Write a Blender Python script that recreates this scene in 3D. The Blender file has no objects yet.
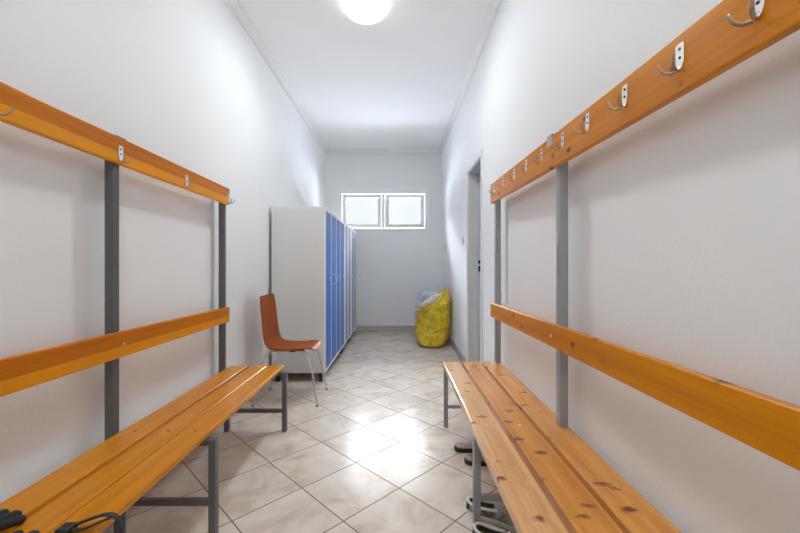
import bpy, bmesh, math, random
from mathutils import Vector, Matrix, noise

random.seed(7)
scene = bpy.context.scene
COL = scene.collection
XL, XR, YN, YB, ZC = -1.28, 0.775, -1.4, 6.64, 3.20     # room faces
EYE = 1.15

# ------------------------------------------------------------------ materials
def new_mat(name):
    m = bpy.data.materials.new(name); m.use_nodes = True
    nt = m.node_tree
    b = nt.nodes['Principled BSDF']
    return m, nt, b

def simple(name, col, rough=0.5, metal=0.0, spec=0.5, coat=0.0, var=0.04, scale=14.0, bump=0.0, bscale=60.0):
    """flat colour with a little procedural variation, optional bump"""
    m, nt, b = new_mat(name)
    N, L = nt.nodes, nt.links
    tc = N.new('ShaderNodeTexCoord')
    nz = N.new('ShaderNodeTexNoise'); nz.inputs['Scale'].default_value = scale; nz.inputs['Detail'].default_value = 3
    L.new(tc.outputs['Object'], nz.inputs['Vector'])
    rp = N.new('ShaderNodeValToRGB')
    rp.color_ramp.elements[0].position = 0.3; rp.color_ramp.elements[1].position = 0.7
    rp.color_ramp.elements[0].color = tuple(c * (1 - var) for c in col) + (1,)
    rp.color_ramp.elements[1].color = tuple(min(1, c * (1 + var)) for c in col) + (1,)
    L.new(nz.outputs['Fac'], rp.inputs['Fac'])
    L.new(rp.outputs['Color'], b.inputs['Base Color'])
    b.inputs['Roughness'].default_value = rough
    b.inputs['Metallic'].default_value = metal
    b.inputs['Specular IOR Level'].default_value = spec
    b.inputs['Coat Weight'].default_value = coat
    b.inputs['Coat Roughness'].default_value = 0.1
    if bump > 0:
        n2 = N.new('ShaderNodeTexNoise'); n2.inputs['Scale'].default_value = bscale; n2.inputs['Detail'].default_value = 4
        L.new(tc.outputs['Object'], n2.inputs['Vector'])
        bp = N.new('ShaderNodeBump'); bp.inputs['Strength'].default_value = bump; bp.inputs['Distance'].default_value = 0.004
        L.new(n2.outputs['Fac'], bp.inputs['Height']); L.new(bp.outputs['Normal'], b.inputs['Normal'])
    return m

def wood(name, light, dark, knot, knots=0.1, grain=0.6, rough=0.3, coat=0.4, spec=0.5, axis='Y', kscale=(7.0, 3.2, 7.0), wobble=0.08):
    """pine with long grain and knots; grain runs along the local axis"""
    m, nt, b = new_mat(name)
    N, L = nt.nodes, nt.links
    tc = N.new('ShaderNodeTexCoord'); oi = N.new('ShaderNodeObjectInfo')
    mul = N.new('ShaderNodeMath'); mul.operation = 'MULTIPLY'; mul.inputs[1].default_value = 7.3
    L.new(oi.outputs['Random'], mul.inputs[0])
    add = N.new('ShaderNodeVectorMath'); add.operation = 'ADD'
    L.new(tc.outputs['Object'], add.inputs[0]); L.new(mul.outputs[0], add.inputs[1])
    # knots
    mk = N.new('ShaderNodeMapping'); mk.inputs['Scale'].default_value = kscale
    L.new(add.outputs[0], mk.inputs['Vector'])
    wob = N.new('ShaderNodeTexNoise'); wob.inputs['Scale'].default_value = 4.0; wob.inputs['Detail'].default_value = 3
    L.new(mk.outputs[0], wob.inputs['Vector'])
    mixv = N.new('ShaderNodeMix'); mixv.data_type = 'VECTOR'; mixv.inputs['Factor'].default_value = wobble
    L.new(mk.outputs[0], mixv.inputs[4]); L.new(wob.outputs['Color'], mixv.inputs[5])
    vo = N.new('ShaderNodeTexVoronoi'); vo.inputs['Scale'].default_value = 1.0
    L.new(mixv.outputs[1], vo.inputs['Vector'])
    kr = N.new('ShaderNodeMapRange'); kr.inputs['From Min'].default_value = knots * 0.45; kr.inputs['From Max'].default_value = max(knots, 1e-4)
    kr.inputs['To Min'].default_value = 1.0; kr.inputs['To Max'].default_value = 0.0
    L.new(vo.outputs['Distance'], kr.inputs['Value'])
    # grain, bent round the knots
    halo = N.new('ShaderNodeMapRange'); halo.inputs['From Max'].default_value = 0.45
    halo.inputs['To Min'].default_value = 0.35; halo.inputs['To Max'].default_value = 0.0
    L.new(vo.outputs['Distance'], halo.inputs['Value'])
    sc = {'Y': (34, 1.1, 34), 'Z': (34, 34, 1.1), 'X': (1.1, 34, 34)}[axis]
    mg = N.new('ShaderNodeMapping'); mg.inputs['Scale'].default_value = sc
    L.new(add.outputs[0], mg.inputs['Vector'])
    addg = N.new('ShaderNodeVectorMath'); addg.operation = 'ADD'
    L.new(mg.outputs[0], addg.inputs[0]); L.new(halo.outputs[0], addg.inputs[1])
    g = N.new('ShaderNodeTexNoise'); g.inputs['Scale'].default_value = 1.0; g.inputs['Detail'].default_value = 5; g.inputs['Roughness'].default_value = 0.6
    L.new(addg.outputs[0], g.inputs['Vector'])
    rp = N.new('ShaderNodeValToRGB')
    rp.color_ramp.elements[0].position = 0.5 - 0.28 / max(grain, .05) * .6; rp.color_ramp.elements[1].position = 0.5 + 0.28 / max(grain, .05) * .6
    rp.color_ramp.elements[0].position = max(0, rp.color_ramp.elements[0].position)
    rp.color_ramp.elements[1].position = min(1, rp.color_ramp.elements[1].position)
    rp.color_ramp.elements[0].color = dark + (1,); rp.color_ramp.elements[1].color = light + (1,)
    L.new(g.outputs['Fac'], rp.inputs['Fac'])
    mx = N.new('ShaderNodeMix'); mx.data_type = 'RGBA'
    L.new(kr.outputs[0], mx.inputs[0]); L.new(rp.outputs['Color'], mx.inputs[6]); mx.inputs[7].default_value = knot + (1,)
    L.new(mx.outputs[2], b.inputs['Base Color'])
    b.inputs['Roughness'].default_value = rough
    b.inputs['Specular IOR Level'].default_value = spec
    b.inputs['Coat Weight'].default_value = coat; b.inputs['Coat Roughness'].default_value = 0.12
    bp = N.new('ShaderNodeBump'); bp.inputs['Strength'].default_value = 0.08; bp.inputs['Distance'].default_value = 0.002
    L.new(g.outputs['Fac'], bp.inputs['Height']); L.new(bp.outputs['Normal'], b.inputs['Normal'])
    return m

def tile_floor():
    m, nt, b = new_mat('beige_floor_tile')
    N, L = nt.nodes, nt.links
    tc = N.new('ShaderNodeTexCoord')
    mp = N.new('ShaderNodeMapping'); mp.vector_type = 'TEXTURE'
    mp.inputs['Location'].default_value = (0.006, 1.942, 0); mp.inputs['Rotation'].default_value = (0, 0, math.radians(45))
    mp.inputs['Scale'].default_value = (0.3562, 0.3562, 1)
    L.new(tc.outputs['Object'], mp.inputs['Vector'])
    sx = N.new('ShaderNodeSeparateXYZ'); L.new(mp.outputs[0], sx.inputs[0])
    def edge(sock):
        f = N.new('ShaderNodeMath'); f.operation = 'FRACT'; L.new(sock, f.inputs[0])
        s = N.new('ShaderNodeMath'); s.operation = 'SUBTRACT'; s.inputs[1].default_value = 0.5; L.new(f.outputs[0], s.inputs[0])
        a = N.new('ShaderNodeMath'); a.operation = 'ABSOLUTE'; L.new(s.outputs[0], a.inputs[0])
        return a.outputs[0]
    mxm = N.new('ShaderNodeMath'); mxm.operation = 'MAXIMUM'
    L.new(edge(sx.outputs[0]), mxm.inputs[0]); L.new(edge(sx.outputs[1]), mxm.inputs[1])
    gr = N.new('ShaderNodeMapRange'); gr.inputs['From Min'].default_value = 0.4895; gr.inputs['From Max'].default_value = 0.4935
    L.new(mxm.outputs[0], gr.inputs['Value'])
    # per-tile shade and cloudy stone pattern
    fl = N.new('ShaderNodeVectorMath'); fl.operation = 'FLOOR'; L.new(mp.outputs[0], fl.inputs[0])
    wn = N.new('ShaderNodeTexWhiteNoise'); wn.noise_dimensions = '3D'; L.new(fl.outputs[0], wn.inputs['Vector'])
    off = N.new('ShaderNodeVectorMath'); off.operation = 'MULTIPLY_ADD'
    L.new(wn.outputs['Color'], off.inputs[0]); off.inputs[1].default_value = (9, 9, 9); L.new(tc.outputs['Object'], off.inputs[2])
    nz = N.new('ShaderNodeTexNoise'); nz.inputs['Scale'].default_value = 4.5; nz.inputs['Detail'].default_value = 7; nz.inputs['Roughness'].default_value = 0.62
    nz.inputs['Distortion'].default_value = 0.6
    L.new(off.outputs[0], nz.inputs['Vector'])
    rp = N.new('ShaderNodeValToRGB')
    e = rp.color_ramp.elements
    e[0].position = 0.28; e[0].color = (0.50, 0.415, 0.335, 1)
    e[1].position = 0.68; e[1].color = (0.76, 0.70, 0.635, 1)
    x = e.new(0.48); x.color = (0.67, 0.595, 0.52, 1)
    L.new(nz.outputs['Fac'], rp.inputs['Fac'])
    mx = N.new('ShaderNodeMix'); mx.data_type = 'RGBA'
    L.new(gr.outputs[0], mx.inputs[0]); L.new(rp.outputs['Color'], mx.inputs[6]); mx.inputs[7].default_value = (0.19, 0.15, 0.12, 1)
    L.new(mx.outputs[2], b.inputs['Base Color'])
    n2 = N.new('ShaderNodeTexNoise'); n2.inputs['Scale'].default_value = 9; n2.inputs['Detail'].default_value = 4
    L.new(tc.outputs['Object'], n2.inputs['Vector'])
    rr = N.new('ShaderNodeMapRange'); rr.inputs['To Min'].default_value = 0.20; rr.inputs['To Max'].default_value = 0.28
    L.new(n2.outputs['Fac'], rr.inputs['Value'])
    ra = N.new('ShaderNodeMix'); ra.data_type = 'FLOAT'
    L.new(gr.outputs[0], ra.inputs[0]); L.new(rr.outputs[0], ra.inputs[2]); ra.inputs[3].default_value = 0.8
    L.new(ra.outputs[0], b.inputs['Roughness'])
    b.inputs['IOR'].default_value = 1.5; b.inputs['Specular IOR Level'].default_value = 0.14
    inv = N.new('ShaderNodeMath'); inv.operation = 'SUBTRACT'; inv.inputs[0].default_value = 1.0; L.new(gr.outputs[0], inv.inputs[1])
    bp = N.new('ShaderNodeBump'); bp.inputs['Strength'].default_value = 0.4; bp.inputs['Distance'].default_value = 0.002
    L.new(inv.outputs[0], bp.inputs['Height'])
    n3 = N.new('ShaderNodeTexNoise'); n3.inputs['Scale'].default_value = 5; L.new(tc.outputs['Object'], n3.inputs['Vector'])
    b2 = N.new('ShaderNodeBump'); b2.inputs['Strength'].default_value = 0.10; b2.inputs['Distance'].default_value = 0.01
    L.new(n3.outputs['Fac'], b2.inputs['Height']); L.new(bp.outputs['Normal'], b2.inputs['Normal'])
    L.new(b2.outputs['Normal'], b.inputs['Normal'])
    return m

def plastic_bag(name, cols, rough, trans, bump=0.5):
    m, nt, b = new_mat(name)
    N, L = nt.nodes, nt.links
    tc = N.new('ShaderNodeTexCoord')
    nz = N.new('ShaderNodeTexNoise'); nz.inputs['Scale'].default_value = 7; nz.inputs['Detail'].default_value = 4; nz.inputs['Distortion'].default_value = 0.8
    L.new(tc.outputs['Object'], nz.inputs['Vector'])
    rp = N.new('ShaderNodeValToRGB'); e = rp.color_ramp.elements
    e[0].position = 0.30; e[0].color = cols[0] + (1,)
    e[1].position = 0.66; e[1].color = cols[-1] + (1,)
    for k, c in enumerate(cols[1:-1]):
        q = e.new(0.30 + 0.36 * (k + 1) / (len(cols) - 1)); q.color = c + (1,)
    L.new(nz.outputs['Fac'], rp.inputs['Fac']); L.new(rp.outputs['Color'], b.inputs['Base Color'])
    b.inputs['Roughness'].default_value = rough
    b.inputs['Subsurface Weight'].default_value = trans
    b.inputs['Subsurface Radius'].default_value = (0.05, 0.05, 0.03)
    b.inputs['Subsurface Scale'].default_value = 0.3
    n2 = N.new('ShaderNodeTexNoise'); n2.inputs['Scale'].default_value = 22; n2.inputs['Detail'].default_value = 3; n2.inputs['Distortion'].default_value = 1.2
    L.new(tc.outputs['Object'], n2.inputs['Vector'])
    bp = N.new('ShaderNodeBump'); bp.inputs['Strength'].default_value = bump; bp.inputs['Distance'].default_value = 0.02
    L.new(n2.outputs['Fac'], bp.inputs['Height']); L.new(bp.outputs['Normal'], b.inputs['Normal'])
    return m

def glass_mat():
    m, nt, b = new_mat('window_glass')
    N, L = nt.nodes, nt.links
    N.remove(b)
    t = N.new('ShaderNodeBsdfTransparent'); t.inputs['Color'].default_value = (0.96, 0.98, 1.0, 1)
    g = N.new('ShaderNodeBsdfGlossy'); g.inputs['Roughness'].default_value = 0.25
    fr = N.new('ShaderNodeFresnel'); fr.inputs['IOR'].default_value = 1.45
    mx = N.new('ShaderNodeMixShader')
    L.new(fr.outputs[0], mx.inputs[0]); L.new(t.outputs[0], mx.inputs[1]); L.new(g.outputs[0], mx.inputs[2])
    L.new(mx.outputs[0], N['Material Output'].inputs['Surface'])
    return m

def emit_mat(name, col, s):
    m, nt, b = new_mat(name)
    b.inputs['Base Color'].default_value = (0.9, 0.9, 0.9, 1)
    b.inputs['Emission Color'].default_value = col + (1,)
    b.inputs['Emission Strength'].default_value = s
    return m

M = dict(
    wall=simple('white_wall_paint', (0.882, 0.888, 0.890), 0.55, var=0.012, scale=1.2, bump=0.22, bscale=85, spec=0.3),
    ceil=simple('white_ceiling_paint', (0.93, 0.93, 0.93), 0.8, var=0.015, scale=1.5, bump=0.06, spec=0.2),
    trim=simple('white_cornice', (0.82, 0.82, 0.81), 0.6, var=0.01),
    tile=tile_floor(),
    skirt=simple('skirting_tile', (0.50, 0.455, 0.41), 0.25, var=0.12, scale=6),
    pvc=simple('white_pvc', (0.94, 0.94, 0.94), 0.3, var=0.005),
    gasket=simple('grey_gasket', (0.35, 0.35, 0.36), 0.6),
    glass=glass_mat(),
    door=simple('grey_door_paint', (0.46, 0.46, 0.46), 0.4, var=0.02),
    doorframe=simple('grey_door_frame_paint', (0.64, 0.64, 0.635), 0.35, var=0.02),
    steel=simple('brushed_steel', (0.62, 0.62, 0.62), 0.28, metal=1.0),
    black=simple('black_hole', (0.01, 0.01, 0.01), 0.6),
    orange=wood('orange_varnished_pine', (0.62, 0.195, 0.002), (0.46, 0.12, 0.001), (0.10, 0.02, 0.002), knots=0.05, grain=0.7, rough=0.3, coat=0.0, spec=0.18),
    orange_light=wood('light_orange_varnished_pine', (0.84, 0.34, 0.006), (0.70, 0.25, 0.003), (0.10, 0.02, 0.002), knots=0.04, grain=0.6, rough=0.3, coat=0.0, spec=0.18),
    orange_seat=wood('golden_varnished_pine', (0.70, 0.275, 0.006), (0.54, 0.175, 0.002), (0.14, 0.035, 0.004), knots=0.06, grain=0.75, rough=0.24, coat=0.08, spec=0.25),
    knotty_rail=wood('knotty_orange_pine', (0.72, 0.275, 0.005), (0.54, 0.165, 0.003), (0.11, 0.03, 0.004), knots=0.19, grain=0.9, rough=0.28, coat=0.0, spec=0.2, kscale=(14, 9, 14), wobble=.2),
    knotty_seat=wood('knotty_golden_pine', (0.76, 0.345, 0.065), (0.55, 0.20, 0.022), (0.14, 0.042, 0.010), knots=0.23, grain=1.15, rough=0.25, coat=0.3, spec=0.4, kscale=(10, 18, 14), wobble=.30),
    knotty_pale=wood('knotty_pale_pine', (0.80, 0.46, 0.195), (0.62, 0.30, 0.10), (0.18, 0.06, 0.018), knots=0.21, grain=1.15, rough=0.25, coat=0.3, spec=0.4, kscale=(11, 16, 14), wobble=.30),
    darkgrey=simple('dark_grey_metal', (0.11, 0.113, 0.117), 0.4, var=0.06),  # darker grey for the left bench frame
    midgrey=simple('mid_grey_metal', (0.32, 0.33, 0.335), 0.35, var=0.05),  # lighter grey for the right bench frame
    hook=simple('nickel_hook', (0.80, 0.77, 0.72), 0.22, metal=1.0),
    bronze=simple('tarnished_hook', (0.42, 0.33, 0.23), 0.3, metal=1.0),
    screw=simple('dark_screw', (0.10, 0.085, 0.07), 0.35, metal=0.8),
    cap=simple('black_plastic', (0.025, 0.025, 0.027), 0.45),
    locker=simple('light_grey_locker_steel', (0.70, 0.695, 0.675), 0.45, var=0.01),
    lockerw=simple('white_locker_frame', (0.82, 0.82, 0.83), 0.3, var=0.01),
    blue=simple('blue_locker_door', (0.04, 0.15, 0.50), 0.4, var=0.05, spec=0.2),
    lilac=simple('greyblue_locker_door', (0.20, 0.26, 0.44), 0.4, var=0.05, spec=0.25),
    ply=wood('red_brown_plywood', (0.41, 0.092, 0.006), (0.26, 0.046, 0.003), (0.2, 0.04, 0.006), knots=0.0, grain=0.5, rough=0.5, coat=0.0, spec=0.2, axis='Z'),
    chrome=simple('chrome', (0.75, 0.75, 0.75), 0.10, metal=1.0),
    lampglow=emit_mat('opal_lamp_glow', (0.95, 0.985, 1.0), 2.2),
    lampglow_added=emit_mat('added_lamp_glow', (0.94, 0.98, 1.0), 6.0),
    lampbase=simple('white_lamp_base', (0.75, 0.75, 0.75), 0.35),
    yellow=plastic_bag('yellow_plastic_bag', [(0.38, 0.36, 0.04), (0.64, 0.46, 0.015), (0.80, 0.56, 0.02), (0.86, 0.66, 0.06), (0.72, 0.36, 0.01)], 0.2, 0.12, 0.8),
    clear=plastic_bag('cloudy_plastic_bag', [(0.42, 0.44, 0.46), (0.58, 0.60, 0.62), (0.70, 0.71, 0.72)], 0.2, 0.2),
    rubbish=simple('crumpled_paper', (0.75, 0.73, 0.65), 0.7, var=0.25, scale=30),
    switch=simple('white_switch_plastic', (0.66, 0.66, 0.65), 0.3, var=0.01),
    glove=simple('black_knit', (0.014, 0.015, 0.016), 0.7, var=0.3, scale=120, bump=0.5, bscale=400),
    glovegrey=simple('grey_coated_palm', (0.10, 0.105, 0.105), 0.55, var=0.4, scale=60, bump=0.4, bscale=300),
    silver=simple('grey_strap_print', (0.45, 0.45, 0.46), 0.4, var=0.5, scale=80),
    nylon=simple('black_nylon', (0.018, 0.017, 0.018), 0.5, var=0.2, bump=0.3, bscale=500),
    white_sole=simple('white_rubber', (0.74, 0.73, 0.71), 0.5, var=0.05),
    olive=simple('olive_lining', (0.085, 0.072, 0.030), 0.85, var=0.4, scale=40, bump=0.4, bscale=200),
    greyshoe=simple('pale_grey_mesh', (0.46, 0.46, 0.45), 0.8, var=0.25, scale=45, bump=0.4, bscale=300),
    camo=plastic_bag('olive_grey_camouflage_cloth', [(0.09, 0.085, 0.035), (0.40, 0.40, 0.37), (0.13, 0.12, 0.06), (0.50, 0.50, 0.48)], 0.8, 0.0, 0.2),
    navy=simple('navy_patch', (0.02, 0.03, 0.075), 0.6),
    brown_sole=simple('dark_brown_rubber', (0.035, 0.022, 0.016), 0.6, var=0.2),
    footbed=simple('worn_grey_footbed', (0.33, 0.30, 0.28), 0.7, var=0.3, scale=30),
)

# ------------------------------------------------------------------ mesh helpers
def box(bm, x0, x1, y0, y1, z0, z1, mi=0):
    vs = [bm.verts.new((x, y, z)) for x in (x0, x1) for y in (y0, y1) for z in (z0, z1)]
    for q in ((0, 1, 3, 2), (4, 6, 7, 5), (0, 4, 5, 1), (2, 3, 7, 6), (0, 2, 6, 4), (1, 5, 7, 3)):
        f = bm.faces.new([vs[i] for i in q]); f.material_index = mi
    return vs

def shear_box(bm, x0, x1, y0, y1, za0, za1, zb0, zb1):
    """board running in y whose ends sit at slightly different heights"""
    vs = [bm.verts.new(p) for p in ((x0, y0, za0), (x0, y0, za1), (x0, y1, zb0), (x0, y1, zb1),
                                    (x1, y0, za0), (x1, y0, za1), (x1, y1, zb0), (x1, y1, zb1))]
    for q in ((0, 1, 3, 2), (4, 6, 7, 5), (0, 4, 5, 1), (2, 3, 7, 6), (0, 2, 6, 4), (1, 5, 7, 3)):
        bm.faces.new([vs[i] for i in q])

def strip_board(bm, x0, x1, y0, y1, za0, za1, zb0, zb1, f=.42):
    """board running in y, with a lighter lower and a darker upper strip (material 1 and 0)"""
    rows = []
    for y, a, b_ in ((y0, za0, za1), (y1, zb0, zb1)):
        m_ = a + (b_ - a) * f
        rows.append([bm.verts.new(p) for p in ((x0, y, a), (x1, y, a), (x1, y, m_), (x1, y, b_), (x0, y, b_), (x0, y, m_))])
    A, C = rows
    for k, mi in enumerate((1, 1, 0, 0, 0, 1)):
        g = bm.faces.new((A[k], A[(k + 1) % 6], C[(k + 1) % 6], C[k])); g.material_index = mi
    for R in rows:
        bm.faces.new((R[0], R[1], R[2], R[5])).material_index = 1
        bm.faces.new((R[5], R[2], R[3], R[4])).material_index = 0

def prism(bm, pts, d, mi=0):
    """closed polygon (list of 3-vectors) pushed along vector d"""
    d = Vector(d)
    a = [bm.verts.new(p) for p in pts]; b = [bm.verts.new(Vector(p) + d) for p in pts]
    n = len(a)
    fs = [bm.faces.new(a[::-1]), bm.faces.new(b)]
    for i in range(n):
        fs.append(bm.faces.new((a[i], a[(i + 1) % n], b[(i + 1) % n], b[i])))
    for f in fs: f.material_index = mi

def catmull(pts, n=6):
    P = [Vector(p) for p in pts]
    P = [2 * P[0] - P[1]] + P + [2 * P[-1] - P[-2]]
    out = []
    for i in range(1, len(P) - 2):
        p0, p1, p2, p3 = P[i - 1:i + 3]
        for k in range(n):
            t = k / n
            out.append(0.5 * ((2 * p1) + (p2 - p0) * t + (2 * p0 - 5 * p1 + 4 * p2 - p3) * t * t + (3 * p1 - p0 - 3 * p2 + p3) * t ** 3))
    out.append(P[-2])
    return out

def tube(bm, pts, r, seg=10, mi=0, flat=None, up=Vector((0, 0, 1))):
    """round (or flat: (half width, half thickness)) sweep along pts"""
    pts = [Vector(p) for p in pts]
    rings = []
    for i, p in enumerate(pts):
        t = (pts[min(i + 1, len(pts) - 1)] - pts[max(i - 1, 0)]).normalized()
        u = up - t * up.dot(t)
        if u.length < 1e-3:
            u = Vector((1, 0, 0)) - t * t.x
        u.normalize(); v = t.cross(u)
        rr = r[i] if isinstance(r, (list, tuple)) else r
        a, b_ = (flat if flat else (rr, rr))
        rings.append([bm.verts.new(p + v * a * math.cos(2 * math.pi * k / seg) + u * b_ * math.sin(2 * math.pi * k / seg)) for k in range(seg)])
    for i in range(len(rings) - 1):
        for k in range(seg):
            f = bm.faces.new((rings[i][k], rings[i][(k + 1) % seg], rings[i + 1][(k + 1) % seg], rings[i + 1][k])); f.material_index = mi; f.smooth = True
    f = bm.faces.new(rings[0][::-1]); f.material_index = mi
    f = bm.faces.new(rings[-1]); f.material_index = mi

def lathe(bm, prof, c, seg=40, mi=0, axis='Z'):
    rings = []
    for r, h in prof:
        ring = []
        for k in range(seg):
            a = 2 * math.pi * k / seg
            if axis == 'Z': p = (c[0] + r * math.cos(a), c[1] + r * math.sin(a), c[2] + h)
            else: p = (c[0] + h, c[1] + r * math.cos(a), c[2] + r * math.sin(a))
            ring.append(bm.verts.new(p))
        rings.append(ring)
    for i in range(len(rings) - 1):
        for k in range(seg):
            f = bm.faces.new((rings[i][k], rings[i][(k + 1) % seg], rings[i + 1][(k + 1) % seg], rings[i + 1][k])); f.material_index = mi; f.smooth = True
    for ring in (rings[0], rings[-1]):
        f = bm.faces.new(ring); f.material_index = mi

def wpos(o):
    p = Vector((0, 0, 0))
    while o is not None:
        p += o.location; o = o.parent
    return p

def obj(name, bm, mats, parent=None, origin=None, bevel=0.0, smooth=False, subsurf=0, solid=0.0, seg=2):
    bmesh.ops.recalc_face_normals(bm, faces=bm.faces)
    base = wpos(parent) if parent else Vector((0, 0, 0))
    org = Vector(origin) if origin is not None else base
    bmesh.ops.translate(bm, verts=bm.verts, vec=-org)
    me = bpy.data.meshes.new(name); bm.to_mesh(me); bm.free()
    for m in (mats if isinstance(mats, (list, tuple)) else [mats]): me.materials.append(M[m])
    o = bpy.data.objects.new(name, me); COL.objects.link(o)
    o.location = org - base
    if parent: o.parent = parent
    if smooth:
        for p in me.polygons: p.use_smooth = True
    if solid:
        md = o.modifiers.new('thick', 'SOLIDIFY'); md.thickness = solid; md.offset = 0
    if bevel:
        md = o.modifiers.new('bevel', 'BEVEL'); md.width = bevel; md.segments = seg; md.limit_method = 'ANGLE'
    if subsurf:
        md = o.modifiers.new('sub', 'SUBSURF'); md.levels = subsurf; md.render_levels = subsurf
    return o

def thing(name, label, cat, loc, group=None):
    o = bpy.data.objects.new(name, None); COL.objects.link(o)
    o.location = loc; o.empty_display_size = 0.1
    o['label'] = label; o['category'] = cat
    if group: o['group'] = group
    return o

def struct(name, bm, mats, parent=None, **kw):
    o = obj(name, bm, mats, parent, **kw)
    if parent is None: o['kind'] = 'structure'
    return o

def B(): return bmesh.new()

# ------------------------------------------------------------------ room shell
T = 0.2
bm = B(); box(bm, XL - T, XR + T, YN - T, YB + T, -0.15, 0); struct('floor', bm, 'tile')
bm = B(); box(bm, XL - T, XR + T, YN - T, YB + T, ZC, ZC + .15); struct('ceiling', bm, 'ceil')
bm = B(); box(bm, XL - T, XL, YN - T, YB + T, 0, ZC); struct('wall_left', bm, 'wall')
bm = B(); box(bm, XL, XR, YN - T, YN, 0, ZC); struct('wall_near', bm, 'wall')
# back wall with the window opening
WX0, WX1, WZ0, WZ1 = -1.055, 0.538, 1.785, 2.527
bm = B()
box(bm, XL, WX0, YB, YB + T, 0, ZC); box(bm, WX1, XR, YB, YB + T, 0, ZC)
box(bm, WX0, WX1, YB, YB + T, 0, WZ0); box(bm, WX0, WX1, YB, YB + T, WZ1, ZC)
struct('wall_back', bm, 'wall')
# right wall with the door opening
DY0, DY1, DZ = 3.47, 4.15, 2.17
bm = B()
box(bm, XR, XR + T, YN - T, DY0, 0, ZC); box(bm, XR, XR + T, DY1, YB + T, 0, ZC); box(bm, XR, XR + T, DY0, DY1, DZ, ZC)
struct('wall_right', bm, 'wall')
# skirting tiles
bm = B(); box(bm, XL + .012, XR - .012, YB - .012, YB, 0, .095); struct('baseboard_back', bm, 'skirt', bevel=.003)
bm = B(); box(bm, XL, XL + .012, YN, YB, 0, .095); struct('baseboard_left', bm, 'skirt', bevel=.003)
bm = B(); box(bm, XR - .012, XR, YN, DY0 - .06, 0, .095); box(bm, XR - .012, XR, DY1 + .06, YB, 0, .095)
struct('baseboard_right', bm, 'skirt', bevel=.003)
# cornices: stepped profile along each wall
def prof(sx, x):      # profile in x,z measured from the corner
    return [(x, ZC), (x + sx * .055, ZC), (x + sx * .055, ZC - .012), (x + sx * .042, ZC - .018), (x + sx * .032, ZC - .034),
            (x + sx * .022, ZC - .05), (x + sx * .014, ZC - .056), (x + sx * .012, ZC - .075), (x, ZC - .075)]
bm = B(); prism(bm, [(x, YN, z) for x, z in prof(1, XL)], (0, YB - YN, 0)); struct('trim_1', bm, 'trim')
bm = B(); prism(bm, [(x, YN, z) for x, z in prof(-1, XR)], (0, YB - YN, 0)); struct('trim_2', bm, 'trim')
bm = B(); prism(bm, [(XL + .012, y, z) for y, z in prof(-1, YB)], (XR - XL - .024, 0, 0)); struct('trim_3', bm, 'trim')

# window
def ring(bm, x0, x1, z0, z1, w, y0, y1):
    box(bm, x0, x1, y0, y1, z0, z0 + w); box(bm, x0, x1, y0, y1, z1 - w, z1)
    box(bm, x0, x0 + w, y0, y1, z0 + w, z1 - w); box(bm, x1 - w, x1, y0, y1, z0 + w, z1 - w)
bm = B()
FT, FB, FS = .098, .035, .062        # frame: top, bottom, sides
ya, yb = YB - .006, YB + .075
box(bm, WX0, WX1, ya, yb, WZ0, WZ0 + FB); box(bm, WX0, WX1, ya, yb, WZ1 - FT, WZ1)
box(bm, WX0, WX0 + FS, ya, yb, WZ0 + FB, WZ1 - FT); box(bm, WX1 - FS, WX1, ya, yb, WZ0 + FB, WZ1 - FT)
mid = (WX0 + WX1) / 2
box(bm, mid - .028, mid + .028, YB + .008, YB + .07, WZ0 + FB, WZ1 - FT)
win = struct('window_1', bm, 'pvc', bevel=.004)
cz0, cz1 = WZ0 + FB + .006, WZ1 - FT - .006
for x0, x1 in ((WX0 + FS, mid - .028), (mid + .028, WX1 - FS)):
    bm = B(); ring(bm, x0 + .006, x1 - .006, cz0, cz1, .062, YB + .004, YB + .066)
    c = obj('casement', bm, 'pvc', win, bevel=.006)
    bm = B(); ring(bm, x0 + .066, x1 - .066, cz0 + .060, cz1 - .060, .006, YB + .012, YB + .03); obj('gasket', bm, 'gasket', c)
    bm = B(); box(bm, x0 + .067, x1 - .067, YB + .03, YB + .036, cz0 + .061, cz1 - .061); obj('pane', bm, 'glass', c)

# door: white casing on the wall, deep grey steel frame, closed leaf
bm = B()
cw = .05
box(bm, XR - .012, XR, DY0 - cw, DY0, 0, DZ + cw); box(bm, XR - .012, XR, DY1, DY1 + cw, 0, DZ + cw); box(bm, XR - .012, XR, DY0, DY1, DZ, DZ + cw)
door = struct('door_1', bm, 'trim', bevel=.003)
bm = B()
for (dx0, dx1, d) in ((.0, .10, .012), (.10, .132, .032), (.132, .145, .02), (.145, .198, .05)):
    box(bm, XR + dx0, XR + dx1, DY1 - d, DY1, 0, DZ - d); box(bm, XR + dx0, XR + dx1, DY0, DY0 + d, 0, DZ - d)
    box(bm, XR + dx0, XR + dx1, DY0, DY1, DZ - d, DZ)
obj('door_frame', bm, 'doorframe', door, bevel=.002)
bm = B(); box(bm, XR + .147, XR + .187, DY0 + .051, DY1 - .051, 0.005, DZ - .051); obj('door_leaf', bm, 'door', door, bevel=.002)
bm = B(); box(bm, XR + .104, XR + .129, DY1 - .0345, DY1 - .0325, 1.07, 1.25)
sp = obj('strike_plate', bm, 'steel', door)
bm = B(); box(bm, XR + .106, XR + .127, DY1 - .0365, DY1 - .0347, 1.175, 1.215); box(bm, XR + .106, XR + .127, DY1 - .0365, DY1 - .0347, 1.09, 1.15)
obj('latch_hole', bm, 'black', sp)

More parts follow.
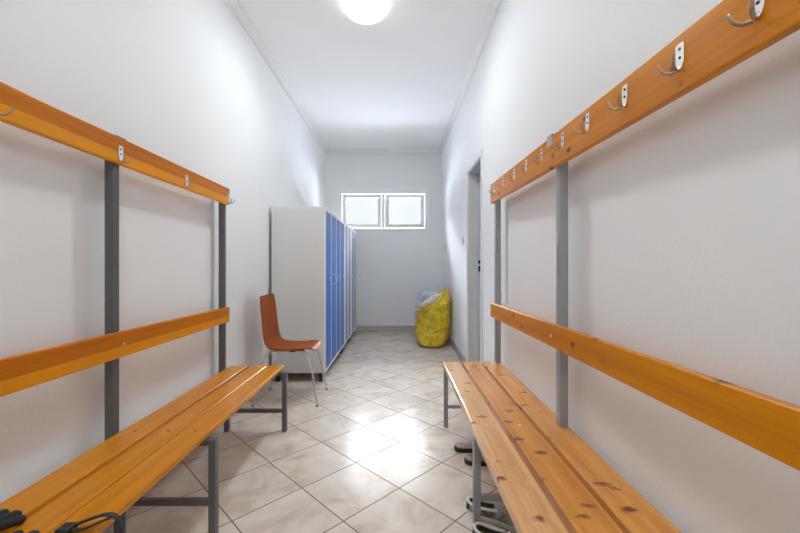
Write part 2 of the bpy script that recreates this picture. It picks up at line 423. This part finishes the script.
# ------------------------------------------------------------------ wall switches
def wall_switch(y, z, h, w, label):
    t = thing('light_switch', label, 'light switch', (XR, y, z))
    bm = B(); box(bm, XR - .010, XR, y - w / 2, y + w / 2, z - h / 2, z + h / 2); obj('switch_plate', bm, 'switch', t, bevel=.003)
    bm = B(); box(bm, XR - .016, XR - .009, y - w * .3, y + w * .3, z - h * .3, z + h * .3); obj('rocker', bm, 'switch', t, bevel=.002)
wall_switch(4.42, 1.45, .085, .085, 'square white light switch on the right wall just past the door')
wall_switch(6.15, 1.45, .12, .08, 'small white light switch on the right wall close to the far corner')

# ------------------------------------------------------------------ ceiling lamps
def ceiling_lamp(x, y, label, glow='lampglow', power=10):
    t = thing('ceiling_lamp', label, 'ceiling lamp', (x, y, ZC))
    bm = B(); lathe(bm, [(.15, 0), (.15, -.02), (.145, -.028), (.02, -.028)], (x, y, ZC), 48); obj('lamp_base', bm, 'lampbase', t)
    bm = B()
    pr = [(.152, -.026), (.163, -.032), (.163, -.04)] + [(.163 * math.cos(a), -.04 - .062 * math.sin(a)) for a in [math.radians(k) for k in range(10, 90, 8)]] + [(.004, -.102)]
    lathe(bm, pr, (x, y, ZC), 48); obj('lamp_shade', bm, glow, t, smooth=True)
    ld = bpy.data.lights.new('lamp_light', 'AREA'); ld.shape = 'DISK'; ld.size = .30; ld.energy = power; ld.color = (0.89, 0.965, 1.0)
    lo = bpy.data.objects.new('lamp_light', ld); COL.objects.link(lo); lo.parent = t; lo.location = (0, 0, -.106)
ceiling_lamp(-.253, 2.93, 'round glowing opal ceiling lamp at the top of the view')
ceiling_lamp(-.253, -0.25, 'added unseen opal ceiling lamp over the near end of the room', 'lampglow_added', 7.5)  # unseen lamp added behind the camera to brighten the near end

# ------------------------------------------------------------------ changing benches
def bench(side):
    left = side < 0
    if left:
        t = thing('changing_bench', 'glossy orange changing bench with backrest and hook rail along the left wall', 'bench', (-1.0, 1.6, 0), 'changing benches with hook rails')
        frame_y = (0.57, 1.60, 2.605); ynear, yfar = 0.50, 2.66; sh = .447
        slats = ((-1.182, -1.056), (-1.036, -.926), (-.921, -.806)); metal = 'darkgrey'
        ux0, ux1 = -1.238, -1.203; lx0, lx1 = -.803, -.772
        board, seatm = 'orange', 'orange_seat'
        rx0, rx1 = -1.202, -1.177
        rail = (1.59, 1.703, 1.576, 1.690); back = (.760, .876, .760, .8645); yr = 2.625
        hooks = [(0.575, 1), (1.086, 1), (1.59, 1), (2.088, 1), (2.595, 1)]
        hz = lambda y: 1.628 + (1.09 - y) * .004
    else:
        t = thing('changing_bench', 'knotty pale pine changing bench with orange backrest and hook rail on the right wall', 'bench', (.53, 1.6, 0), 'changing benches with hook rails')
        frame_y = (0.57, 1.63, 2.685); ynear, yfar = 0.50, 2.725; sh = .458
        slats = ((.325, .447), (.467, .590), (.608, .738)); metal = 'midgrey'
        ux0, ux1 = .695, .732; lx0, lx1 = .327, .357
        board, seatm = 'knotty_rail', 'knotty_seat'
        rx0, rx1 = .669, .694
        rail = (1.552, 1.693, 1.600, 1.740); back = (.808, .912, .783, .884); yr = 2.72
        hooks = [(y, -1) for y in (.49 + .205, .8875, 1.103, 1.32, 1.52, 1.744, 1.948, 2.15, 2.375, 2.59)]
        hz = lambda y: 1.640 + (y - .7) * .0245
    inx = 1 if left else -1                       # direction into the room
    # metal frame
    ltop = sh - (.033 if left else .041)
    rl0, rl1 = (ux1 + .0005, ux1 + .031) if left else (ux0 - .031, ux0 - .0005)      # rear legs stand just in front of the uprights
    for fy in frame_y:
        for a, b_ in ((lx0, lx1), (rl0, rl1)):
            bm = B(); box(bm, a, b_, fy - .016, fy + .016, 0.004, ltop)
            lg = obj('leg', bm, metal, t, bevel=.003)
            bm = B(); box(bm, a - .001, b_ + .001, fy - .017, fy + .017, 0, .007); obj('foot_cap', bm, 'gasket', lg, bevel=.002)
        top = (rail[0] + (rail[2] - rail[0]) * fy / yr) + .085
        bm = B(); box(bm, ux0, ux1, fy - .02, fy + .02, .24, top)
        up = obj('upright', bm, metal, t, bevel=.003)
        a, b_ = (rl1, lx0) if left else (lx1, rl0)
        bm = B(); box(bm, a, b_, fy - .014, fy + .014, ltop - .026, ltop - .001); obj('seat_bearer', bm, metal, t, bevel=.003)
        bm = B(); box(bm, min(slats[0][0], rl0) + .004, max(slats[-1][1], rl1) - .004, fy - .012, fy + .012, ltop - .001, sh - (.0255 if left else .0395)); obj('bearer_strip', bm, metal, t)
        bm = B(); box(bm, a, b_, fy - .012, fy + .012, .132, .158); obj('crossbar', bm, metal, t, bevel=.003)
    # seat slats
    for x0, x1 in slats:
        bm = B(); box(bm, x0, x1, ynear, yfar, sh - (.026 if left else .040), sh)
        s = obj('seat_slat', bm, 'knotty_pale' if (not left and x0 < .4) else seatm, t, bevel=.006, seg=3)
        for fy in frame_y:
            bm = B(); lathe(bm, [(.0055, 0), (.0055, .0015), (.002, .0022)], ((x0 + x1) / 2, fy, sh - .0002), 10)
            obj('screw', bm, 'screw' if left else 'steel', s)
    # backrest and hook rail
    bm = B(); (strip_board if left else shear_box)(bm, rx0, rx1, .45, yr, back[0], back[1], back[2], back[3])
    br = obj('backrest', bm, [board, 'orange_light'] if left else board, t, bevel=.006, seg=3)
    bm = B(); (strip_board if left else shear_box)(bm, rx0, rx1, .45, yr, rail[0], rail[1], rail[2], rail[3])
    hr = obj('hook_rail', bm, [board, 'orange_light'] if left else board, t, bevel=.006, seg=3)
    face = rx1 if left else rx0
    for fy in frame_y:
        zc = (back[0] + back[1]) / 2 + ((back[2] + back[3]) - (back[0] + back[1])) / 2 * fy / yr
        bm = B(); lathe(bm, [(.007, 0), (.007, inx * .003), (.003, inx * .005)], (face - inx * .0005, fy + .01, zc), 12, axis='X'); obj('bolt', bm, 'steel', br)
    if not left:
        yy = 1.655; zt = rail[1] + (rail[3] - rail[1]) * yy / yr
        bm = B()
        box(bm, rx0 - .0025, rx0 - .0003, yy - .025, yy + .025, zt - .046, zt + .004)
        box(bm, rx0 - .0025, rx1 + .01, yy - .025, yy + .025, zt + .0015, zt + .004)
        obj('rail_clip', bm, 'steel', hr)
    else:
        yy = 1.60; zt = rail[1] + (rail[3] - rail[1]) * yy / yr
        bm = B(); box(bm, rx0 - .012, rx1 - .004, yy - .03, yy + .03, zt - .002, zt + .004); obj('rail_clip', bm, 'screw', hr)
    # hooks: tapered plate with two screws, lower end turned out into two upswept prongs
    def hook_mesh(y, z):
        bm = B()
        f = face
        w, h = .013, .032
        pts = [(-w * .85, h), (w * .85, h), (w, h - .006), (w, -.012), (w * .55, -.026), (-w * .55, -.026), (-w, -.012), (-w, h - .006)]
        prism(bm, [(f + inx * .0004, y + a, z + c) for a, c in pts], (inx * .0022, 0, 0))
        for dz in (.019, -.002):
            lathe(bm, [(.0036, 0), (.0036, inx * .0012), (.0015, inx * .002)], (f + inx * .0026, y, z + dz), 10, mi=2, axis='X')
        # neck turning out of the plate
        nk = catmull([(f + inx * .0015, y, z - .02), (f + inx * .004, y, z - .030), (f + inx * .013, y, z - .035)], 4)
        tube(bm, nk, .004, 8, mi=0, flat=(.006, .0016), up=Vector((inx, 0, 0.3)))
        for sgn in (-1, 1):
            pr = catmull([(f + inx * .010, y + sgn * .002, z - .0345), (f + inx * .019, y + sgn * .010, z - .036),
                          (f + inx * .030, y + sgn * .018, z - .029), (f + inx * .035, y + sgn * .023, z - .015), (f + inx * .036, y + sgn * .025, z - .008)], 5)
            tube(bm, pr, .004, 8, mi=1, flat=(.0048, .0018), up=Vector((-inx, 0, 1)))
        return bm
    first = None
    for y, _ in hooks:
        if first is None:
            first = obj('hook', hook_mesh(y, hz(y)), ['hook', 'bronze', 'screw'], hr, origin=(face, y, hz(y)))
            base = wpos(hr)
        else:
            c = first.copy(); COL.objects.link(c); c.parent = hr
            c.location = Vector((face, y, hz(y))) - base
    return t
bench(-1)
bench(1)

# ------------------------------------------------------------------ lockers
LX0, LX1, LZ = -1.250, -.711, 1.733
def locker(y0, y1, nd, mat, label, ring_doors, stile):
    t = thing('locker_cabinet', label, 'locker', ((LX0 + LX1) / 2, (y0 + y1) / 2, 0), 'lockers against the left wall')
    zb = .092
    bm = B()
    box(bm, LX0, LX1 - .022, y0, y1, zb, LZ)
    obj('body', bm, 'locker', t, bevel=.004)
    bm = B()      # white front frame
    fx0, fx1 = LX1 - .0215, LX1 - .004
    box(bm, fx0, fx1, y0, y1, LZ - .03, LZ - .001); box(bm, fx0, fx1, y0, y1, zb, zb + .03)
    wdt = (y1 - y0 - stile) / nd
    for k in range(nd + 1):
        yy = y0 + k * wdt
        box(bm, fx0, fx1, yy, yy + stile, zb + .03, LZ - .03)
    obj('front_frame', bm, 'lockerw', t, bevel=.002)
    for k in range(nd):
        a, b_ = y0 + k * wdt + stile + .002, y0 + (k + 1) * wdt - .002
        bm = B(); box(bm, fx0, LX1 - .006, a, b_, zb + .032, LZ - .032)
        d = obj('door', bm, mat, t, bevel=.003)
        hx = LX1 - .006
        bm = B(); lathe(bm, [(.016, 0), (.016, .004), (.006, .006), (.006, .014)], (hx - .0003, b_ - .05, 1.02), 16, axis='X')
        obj('lock', bm, 'steel', d)
        if k in ring_doors:
            yy = b_ - .05; R_ = .04
            cen = Vector((hx + .042, yy, 1.012))
            bm = B(); tube(bm, [cen + Vector((R_ * .92 * math.cos(q), .25 * R_ * math.cos(q), R_ * 1.3 * math.sin(q))) for q in [2 * math.pi * i / 24 for i in range(25)]], .0035, 8, up=Vector((0, 1, 0)))
            obj('handle', bm, 'steel', d)
    for fx in (LX0 + .05, LX1 - .06):
        for fy in (y0 + .05, y1 - .05):
            bm = B(); lathe(bm, [(.024, 0), (.024, .012), (.018, .016), (.018, zb + .001)], (fx, fy, 0), 14); obj('foot', bm, 'cap', t)
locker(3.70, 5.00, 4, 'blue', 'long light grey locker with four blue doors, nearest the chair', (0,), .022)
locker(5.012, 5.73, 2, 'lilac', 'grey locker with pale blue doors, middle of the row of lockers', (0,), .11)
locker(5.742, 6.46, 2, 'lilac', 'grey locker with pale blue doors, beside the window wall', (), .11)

# ------------------------------------------------------------------ chair
ch = thing('chair', 'red-brown bent plywood chair with chrome legs against the left wall by the lockers', 'chair', (-.90, 3.27, 0))
prof_pts = catmull([(-1.140, 0, .898), (-1.125, 0, .76), (-1.108, 0, .60), (-1.092, 0, .52), (-1.055, 0, .472), (-.98, 0, .459), (-.86, 0, .459), (-.77, 0, .468), (-.715, 0, .465), (-.690, 0, .448)], 5)
bm = B()
rows = []
L_ = len(prof_pts) - 1
for i, p in enumerate(prof_pts):
    s = i / L_
    # narrow at the top of the back, widest at the seat, rounded front
    hw = .172 + .02 * math.sin(min(1, s * 1.4) * math.pi)
    if s < .04: hw -= .012 * (1 - s / .04)
    if s > .93: hw -= .035 * ((s - .93) / .07) ** 2
    row = []
    for k in range(9):
        v = -1 + 2 * k / 8
        dish = -.012 * (1 - v * v)
        if s < .45: q = (p.x + dish, 3.27 + v * hw, p.z)
        else: q = (p.x, 3.27 + v * hw, p.z + dish * min(1, (s - .45) * 4))
        row.append(bm.verts.new(q))
    rows.append(row)
for i in range(len(rows) - 1):
    for k in range(8): bm.faces.new((rows[i][k], rows[i + 1][k], rows[i + 1][k + 1], rows[i][k + 1]))
obj('seat_shell', bm, 'ply', ch, smooth=True, solid=.012, bevel=.003)
for sy in (-1, 1):
    yi, yo = 3.27 + sy * .15, 3.27 + sy * .205
    zt = .438
    bm = B(); tube(bm, catmull([(-.86, yi - sy * .02, zt), (-.79, yi, zt), (-.752, yi + sy * .006, zt - .018), (-.735, yi + sy * .012, zt - .07), (-.70, yi + sy * .03, .22), (-.662, yo, .008)], 7), .0095, 12, up=Vector((0, 1, 0)))
    lg = obj('leg', bm, 'chrome', ch)
    bm = B(); lathe(bm, [(.012, 0), (.0125, .018), (.010, .022)], (-.6615, yo, 0), 12); obj('foot_cap', bm, 'gasket', lg)
    bm = B(); tube(bm, catmull([(-.90, yi - sy * .02, zt), (-1.03, yi, zt), (-1.085, yi + sy * .006, zt - .02), (-1.112, yi + sy * .012, zt - .08), (-1.150, yi + sy * .03, .20), (-1.185, yo, .008)], 7), .0095, 12, up=Vector((0, 1, 0)))
    lg = obj('leg', bm, 'chrome', ch)
    bm = B(); lathe(bm, [(.012, 0), (.0125, .018), (.010, .022)], (-1.1855, yo, 0), 12); obj('foot_cap', bm, 'gasket', lg)
bm = B(); box(bm, -.98, -.80, 3.27 - .14, 3.27 + .14, .430, .447); obj('seat_frame', bm, 'cap', ch, bevel=.004)

# ------------------------------------------------------------------ rubbish bags
def sack(name, secs, yc, ry, seed, amp, nseg=44, nring=40):
    """soft sack lofted from (z, xmin, xmax) sections with crumples"""
    bm = B()
    rings = []
    def sec(z):
        for i in range(len(secs) - 1):
            a, b_ = secs[i], secs[i + 1]
            if z <= b_[0]:
                t = (z - a[0]) / (b_[0] - a[0]); t = max(0, min(1, t)); t = t * t * (3 - 2 * t) * .5 + t * .5
                return a[1] + (b_[1] - a[1]) * t, a[2] + (b_[2] - a[2]) * t
        return secs[-1][1:]
    zmax = secs[-1][0]
    for i in range(nring + 1):
        z = zmax * i / nring
        x0, x1 = sec(z); cx, rx = (x0 + x1) / 2, (x1 - x0) / 2
        rY = ry * min(1.0, rx / .2)
        ring_ = []
        for k in range(nseg):
            a = 2 * math.pi * k / nseg
            p = Vector((cx + rx * math.cos(a), yc + rY * math.sin(a), z))
            n = noise.fractal(p * 7 + Vector((seed, 0, 0)), 1.0, 2.0, 4)
            r_ = abs(noise.noise(p * 14 + Vector((0, seed, 0))))
            d = 1 + amp * n - amp * .8 * (1 - r_ * 2)
            q = Vector((cx + rx * math.cos(a) * d, yc + rY * math.sin(a) * d, z + (0.02 * n if 0 < i < nring else 0)))
            q.x = min(q.x, XR - .014 if q.z < .1 else XR - .003)
            q.y = min(q.y, YB - .016)
            q.z = max(q.z, 0.0)
            ring_.append(bm.verts.new(q))
        rings.append(ring_)
    for i in range(nring):
        for k in range(nseg):
            bm.faces.new((rings[i][k], rings[i][(k + 1) % nseg], rings[i + 1][(k + 1) % nseg], rings[i + 1][k]))
    bm.faces.new(rings[0][::-1]); bm.faces.new(rings[-1])
    return bm
t = thing('rubbish_bag', 'full yellow plastic rubbish bag leaning against the right wall', 'bag', (.50, 5.42, 0))
ysecs = [(0, .31, .64), (.06, .255, .70), (.17, .235, .74), (.38, .25, .765), (.52, .275, .768), (.62, .36, .768), (.70, .47, .765), (.76, .57, .75), (.80, .62, .71)]
obj('sack', sack('sack', ysecs, 5.42, .235, 3.1, .07), 'yellow', t, smooth=True, subsurf=1)
bm = B()          # pale rubbish showing through the open mouth, lying on the slanted top
tmp = bmesh.ops.create_icosphere(bm, subdivisions=5, radius=1)
for v in tmp['verts']:
    d = v.co.copy()
    n = noise.fractal(d * 2.6, 1.0, 2.0, 3)
    q = Vector((d.x * .155, d.y * .085, d.z * .042)) * (1 + .28 * n)
    c, s_ = math.cos(-.57), math.sin(-.57)
    v.co = Vector((.465 + q.x * c + q.z * s_, 5.275 + q.y, .668 - q.x * s_ + q.z * c))
obj('contents', bm, 'rubbish', t, smooth=True)
bm = B()          # gathered rim of the bag round the mouth
rim = catmull([(.27, 5.30, .52), (.36, 5.20, .545), (.47, 5.175, .60), (.58, 5.20, .685), (.66, 5.29, .775), (.70, 5.38, .80)], 8)
tube(bm, rim, [.016 + .008 * math.sin(i * 1.3) for i in range(len(rim))], 10)
obj('rim', bm, 'yellow', t, smooth=True)
t = thing('rubbish_bag', 'cloudy grey see-through plastic bag in the corner behind the yellow bag', 'bag', (.51, 6.1, 0))
csecs = [(0, .34, .70), (.08, .29, .755), (.3, .27, .765), (.55, .275, .765), (.66, .30, .765), (.72, .37, .74), (.755, .45, .66)]
obj('sack', sack('sack', csecs, 6.12, .27, 8.4, .05), 'clear', t, smooth=True, subsurf=1)

# ------------------------------------------------------------------ footwear under the right bench
def wid(s, W):      # half width of a sole along its length, heel 0 .. toe 1
    if s < .12: k = .72 * math.sqrt(max(0, 1 - ((.12 - s) / .12) ** 2))
    elif s < .45: k = .72 + .02 * math.sin((s - .12) / .33 * math.pi)
    elif s < .72: u = (s - .45) / .27; k = .72 + .28 * (u * u * (3 - 2 * u))
    else: k = math.sqrt(max(0, 1 - ((s - .72) / .28) ** 2.4))
    return W * k
def local_to_world(o_, ang, yaw_pts):
    c, s = math.cos(ang), math.sin(ang)
    return Vector((o_[0] + yaw_pts[0] * c - yaw_pts[1] * s, o_[1] + yaw_pts[0] * s + yaw_pts[1] * c, o_[2] + yaw_pts[2]))
def sole_mesh(L, W, z0, z1, n=26):
    bm = B()
    ss = [.5 - .5 * math.cos(math.pi * i / n) for i in range(n + 1)]
    out = [(L * s, wid(s, W)) for s in ss] + [(L * s, -wid(s, W)) for s in ss[-2:0:-1]]
    prism(bm, [(x, y, z0) for x, y in out], (0, 0, z1 - z0))
    return bm
def place(bm, org, ang):
    for v in bm.verts: v.co = local_to_world(org, ang, v.co)
    bmesh.ops.remove_doubles(bm, verts=bm.verts, dist=.0004)
    return bm

def sneaker(org, ang, label):
    t = thing('sneaker', label, 'shoe', org, 'pair of low sneakers')
    Ln, W = .285, .05
    obj('sole', place(sole_mesh(Ln, W, 0, .03), org, ang), 'white_sole', t, bevel=.006)
    bm = sole_mesh(Ln * .95, W * .86, .028, .036); bmesh.ops.translate(bm, verts=bm.verts, vec=(.007, 0, 0))
    obj('insole', place(bm, org, ang), 'olive', t)
    def upper(scale, mi_fn=None, hshift=0.0, zlo=.026):
        bm = B(); n = 30
        grid = {}
        for i in range(n + 1):
            s = .5 - .5 * math.cos(math.pi * i / n)
            w = wid(s, W * .97) * scale + 1e-4
            if s < .55: h = .064 - .010 * math.sin(s / .55 * math.pi)
            else: u = (s - .55) / .45; h = .066 - .022 * u ** .8
            if s > .96: h = min(h, .043)
            op = .84 if s < .5 else (.84 * (1 - (s - .5) / .12) if s < .62 else 0)
            h += hshift
            for sg in (-1, 1):
                for j in range(6):
                    a = j / 5 * math.pi / 2
                    grid[i, sg, j] = bm.verts.new((Ln * s * .985 + .002, sg * w * (op + (1 - op) * math.cos(a)), zlo + (h - zlo) * math.sin(a)))
        for i in range(n):
            for sg in (-1, 1):
                for j in range(5):
                    f = bm.faces.new((grid[i, sg, j], grid[i + 1, sg, j], grid[i + 1, sg, j + 1], grid[i, sg, j + 1])); f.smooth = True
        return bm
    obj('upper', place(upper(1.0), org, ang), 'camo', t, solid=.004)
    obj('lining', place(upper(.93, hshift=-.004), org, ang), 'olive', t, solid=.003)
    # white collar binding
    pts = []
    for s in [x / 16 * .5 for x in range(16, -1, -1)]:
        pts.append((Ln * s * .985 + .002, wid(s, W * .97) * .84, .064 - .010 * math.sin(s / .55 * math.pi)))
    pts = pts[:-1] + [(0.001, 0, .064)] + [(p[0], -p[1], p[2]) for p in pts[:-1][::-1]]
    bm = B(); tube(bm, pts, .0065, 8); obj('collar', place(bm, org, ang), 'white_sole', t)
    bm = B()
    for i, z in enumerate((.034, .05, .066)):
        pass
    hp = [(Ln * s * .985 - .002, y, z) for s, y, z in ((.03, .026, .034), (.0, 0.012, .034), (.0, -.012, .034), (.03, -.026, .034))]
    vs0 = [bm.verts.new((Ln * s - .004, y, .036)) for s, y in ((.06, .037), (.02, .026), (0, 0), (.02, -.026), (.06, -.037))]
    vs1 = [bm.verts.new((Ln * s + .000, y, .056)) for s, y in ((.06, .031), (.02, .022), (0, 0), (.02, -.022), (.06, -.031))]
    for k in range(4): bm.faces.new((vs0[k], vs0[k + 1], vs1[k + 1], vs1[k]))
    obj('heel_patch', place(bm, org, ang), 'navy', t, solid=.004)
    bm = B()
    tg = []
    for i in range(7):
        s = .44 + .24 * i / 6
        row = [bm.verts.new((Ln * s, v * .026, .074 - .026 * (i / 6) ** 1.3 * .75 - abs(v) * .004)) for v in (-1, -.5, 0, .5, 1)]
        tg.append(row)
    for i in range(6):
        for k in range(4): bm.faces.new((tg[i][k], tg[i][k + 1], tg[i + 1][k + 1], tg[i + 1][k]))
    obj('tongue', place(bm, org, ang), 'greyshoe', t, solid=.006, smooth=True)
    for i in range(4):
        s = .50 + .05 * i; z = .073 - .026 * ((s - .44) / .24) ** 1.3 * .75
        bm = B(); tube(bm, catmull([(Ln * s, -.030, z - .006), (Ln * (s + .012), 0, z + .004), (Ln * s, .030, z - .006)], 5), .0028, 6)
        obj('lace', place(bm, org, ang), 'white_sole', t)
sneaker((.325, 1.752, 0), -.42, 'grey and olive sneaker just behind the middle leg of the right bench')
sneaker((.318, 1.572, 0), -.47, 'grey and olive sneaker with navy heel, nearest the camera under right bench')

def slide(org, ang, label):
    t = thing('slipper', label, 'slipper', org, 'pair of brown slippers')
    Ln, W = .27, .052
    obj('sole', place(sole_mesh(Ln, W, 0, .026), org, ang), 'brown_sole', t, bevel=.005)
    bm = sole_mesh(Ln * .96, W * .92, .025, .033); bmesh.ops.translate(bm, verts=bm.verts, vec=(.0055, 0, 0))
    obj('footbed', place(bm, org, ang), 'footbed', t, bevel=.003)
    bm = B(); rows = []
    for i in range(7):
        s = .50 + .34 * i / 6
        w = wid(s, W) + .001; h = .078 - .022 * i / 6
        rows.append([bm.verts.new((Ln * s, w * math.cos(a), .016 + (h - .016) * math.sin(a))) for a in [math.pi * k / 12 for k in range(13)]])
    for i in range(6):
        for k in range(12): bm.faces.new((rows[i][k], rows[i][k + 1], rows[i + 1][k + 1], rows[i + 1][k]))
    obj('strap', place(bm, org, ang), 'brown_sole', t, solid=.006, smooth=True)
slide((.352, 2.345, 0), -.04, 'dark brown slipper, farther of the pair under the right bench')
slide((.388, 2.195, 0), -.06, 'dark brown slipper, nearer of the pair beside the middle leg')

# ------------------------------------------------------------------ gloves and bag on the left bench
SH = .447
def glove(org, ang, label, palm_mat, flip=1):
    t = thing('glove', label, 'glove', org, 'pair of work gloves')
    bm = B()
    n = 10; rows = []
    for i in range(n + 1):           # flattened palm and cuff
        u = i / n
        y = -.20 + .20 * u
        w = .036 + .010 * math.sin(u * math.pi * .5) + (.004 if u < .1 else 0)
        h = .011 + .004 * math.sin(u * math.pi)
        rows.append([bm.verts.new((w * math.cos(a), y, .0135 + h * math.sin(a))) for a in [2 * math.pi * k / 14 for k in range(14)]])
    for i in range(n):
        for k in range(14): bm.faces.new((rows[i][k], rows[i][(k + 1) % 14], rows[i + 1][(k + 1) % 14], rows[i + 1][k]))
    bm.faces.new(rows[0]); bm.faces.new(rows[-1])
    for i, (x, ln, dx) in enumerate(((-.034, .075, -.026), (-.012, .098, -.010), (.012, .102, .008), (.034, .088, .026))):
        pts = catmull([(x, -.03, .014), (x + dx * .3, .02, .015 + .006), (x + dx * .7, ln * .6 + .01, .017), (x + dx, ln, .0105)], 5)
        k = len(pts)
        tube(bm, pts, [0.0122 * (1 if j < k - 2 else (.85 if j == k - 2 else .45)) for j in range(k)], 10)
    pts = catmull([(flip * .035, -.10, .014), (flip * .055, -.07, .017), (flip * .068, -.035, .015), (flip * .072, -.01, .011)], 5)
    tube(bm, pts, [.012 * (1 if j < len(pts) - 2 else (.8 if j == len(pts) - 2 else .45)) for j in range(len(pts))], 10)
    obj('body', place(bm, org, ang), 'glove', t, smooth=True)
    bm = B()
    pr = [bm.verts.new((.034 * math.cos(a), -.085 + .06 * math.sin(a), .0285 - .004 * abs(math.cos(a)))) for a in [2 * math.pi * k / 16 for k in range(16)]]
    bm.faces.new(pr)
    obj('palm_coating', place(bm, org, ang), palm_mat, t, solid=.004)
glove((-1.098, .955, SH), -.22, 'black knitted glove lying fingers forward on the back of the left bench', 'glovegrey', 1)
glove((-.962, .872, SH), -.10, 'black glove with silver print on the near end of the left bench', 'silver', 1)

bg = thing('pouch_bag', 'black nylon bag with a looped strap hanging over the left bench edge', 'bag', (-.89, .74, SH))
bm = B()
prs = []
for i in range(9):
    u = i / 8; y = .60 + .27 * u
    k = math.sin(math.pi * (.12 + .76 * u))
    prs.append([bm.verts.new((-.838 + .035 * k ** .5 * math.copysign(abs(math.cos(a)) ** .6, math.cos(a)), y, SH + .0225 + .0225 * k * math.copysign(abs(math.sin(a)) ** .8, math.sin(a)))) for a in [2 * math.pi * q / 20 for q in range(20)]])
for i in range(8):
    for q in range(20): bm.faces.new((prs[i][q], prs[i][(q + 1) % 20], prs[i + 1][(q + 1) % 20], prs[i + 1][q]))
bm.faces.new(prs[0]); bm.faces.new(prs[-1])
obj('body', bm, 'nylon', bg, smooth=True)
bm = B(); tube(bm, [(-.838, .61, SH + .044), (-.838, .72, SH + .0455), (-.838, .86, SH + .043)], .003, 8); obj('zip', bm, 'silver', bg)
bm = B()
tube(bm, catmull([(-.865, .86, SH + .03), (-.875, .94, SH + .012), (-.868, .995, SH + .010), (-.835, 1.008, SH + .020), (-.79, 1.016, SH + .030), (-.762, 1.02, SH + .016),
                  (-.748, 1.015, SH - .03), (-.745, .99, SH - .09), (-.752, .95, SH - .12), (-.770, .90, SH - .10), (-.785, .88, SH - .03), (-.792, .875, SH + .012), (-.81, .86, SH + .025)], 8),
     .006, 10, flat=(.012, .004), up=Vector((0, .25, 1)))
obj('strap', bm, 'nylon', bg, smooth=True)
bm = B()
tube(bm, catmull([(-.862, .985, SH + .012), (-.83, .988, SH + .010), (-.80, 1.0, SH + .018), (-.772, 1.018, SH + .024)], 6), .005, 10, flat=(.007, .003), up=Vector((0, .25, 1)))
obj('strap', bm, 'nylon', bg, smooth=True)
bm = B(); box(bm, -.890, -.856, .968, 1.004, SH + .003, SH + .020); obj('buckle', bm, 'cap', bg, bevel=.005)

# ------------------------------------------------------------------ daylight and camera
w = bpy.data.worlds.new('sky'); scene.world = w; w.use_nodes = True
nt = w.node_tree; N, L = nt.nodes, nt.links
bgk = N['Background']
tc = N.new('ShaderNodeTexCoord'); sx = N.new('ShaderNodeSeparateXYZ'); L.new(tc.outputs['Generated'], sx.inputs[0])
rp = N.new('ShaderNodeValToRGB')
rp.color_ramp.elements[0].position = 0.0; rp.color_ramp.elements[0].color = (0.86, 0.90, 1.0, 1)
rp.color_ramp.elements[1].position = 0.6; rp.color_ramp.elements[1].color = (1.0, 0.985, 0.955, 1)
mr = N.new('ShaderNodeMapRange'); mr.interpolation_type = 'SMOOTHSTEP'      # sky boosted above the window view to light the room
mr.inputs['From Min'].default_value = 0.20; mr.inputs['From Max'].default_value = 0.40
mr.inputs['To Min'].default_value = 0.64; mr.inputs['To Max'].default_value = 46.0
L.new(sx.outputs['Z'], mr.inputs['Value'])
md = N.new('ShaderNodeMapRange')                                   # unseen glow added below the horizon to brighten the ceiling
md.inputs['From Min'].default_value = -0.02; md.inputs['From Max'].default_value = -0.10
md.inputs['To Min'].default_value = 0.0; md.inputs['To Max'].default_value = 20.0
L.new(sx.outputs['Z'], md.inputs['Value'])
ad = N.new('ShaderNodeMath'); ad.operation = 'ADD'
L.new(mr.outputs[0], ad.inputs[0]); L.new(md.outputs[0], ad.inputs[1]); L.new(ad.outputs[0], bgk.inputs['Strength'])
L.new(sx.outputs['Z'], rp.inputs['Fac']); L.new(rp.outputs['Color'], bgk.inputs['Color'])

cam = bpy.data.cameras.new('camera'); co = bpy.data.objects.new('camera', cam); COL.objects.link(co)
co.location = (0, 0, EYE); co.rotation_euler = (math.radians(90), 0, 0)
cam.sensor_width = 36; cam.lens = 375 / 800 * 36
cam.shift_x = 2 / 800; cam.shift_y = -.5 / 800
cam.clip_start = 0.02
scene.camera = co
vs = scene.view_settings
vs.view_transform = 'Standard'; vs.look = 'None'; vs.exposure = 0.78; vs.gamma = 1.0; vs.use_curve_mapping = False
scene.cycles.max_bounces = 16; scene.cycles.diffuse_bounces = 8
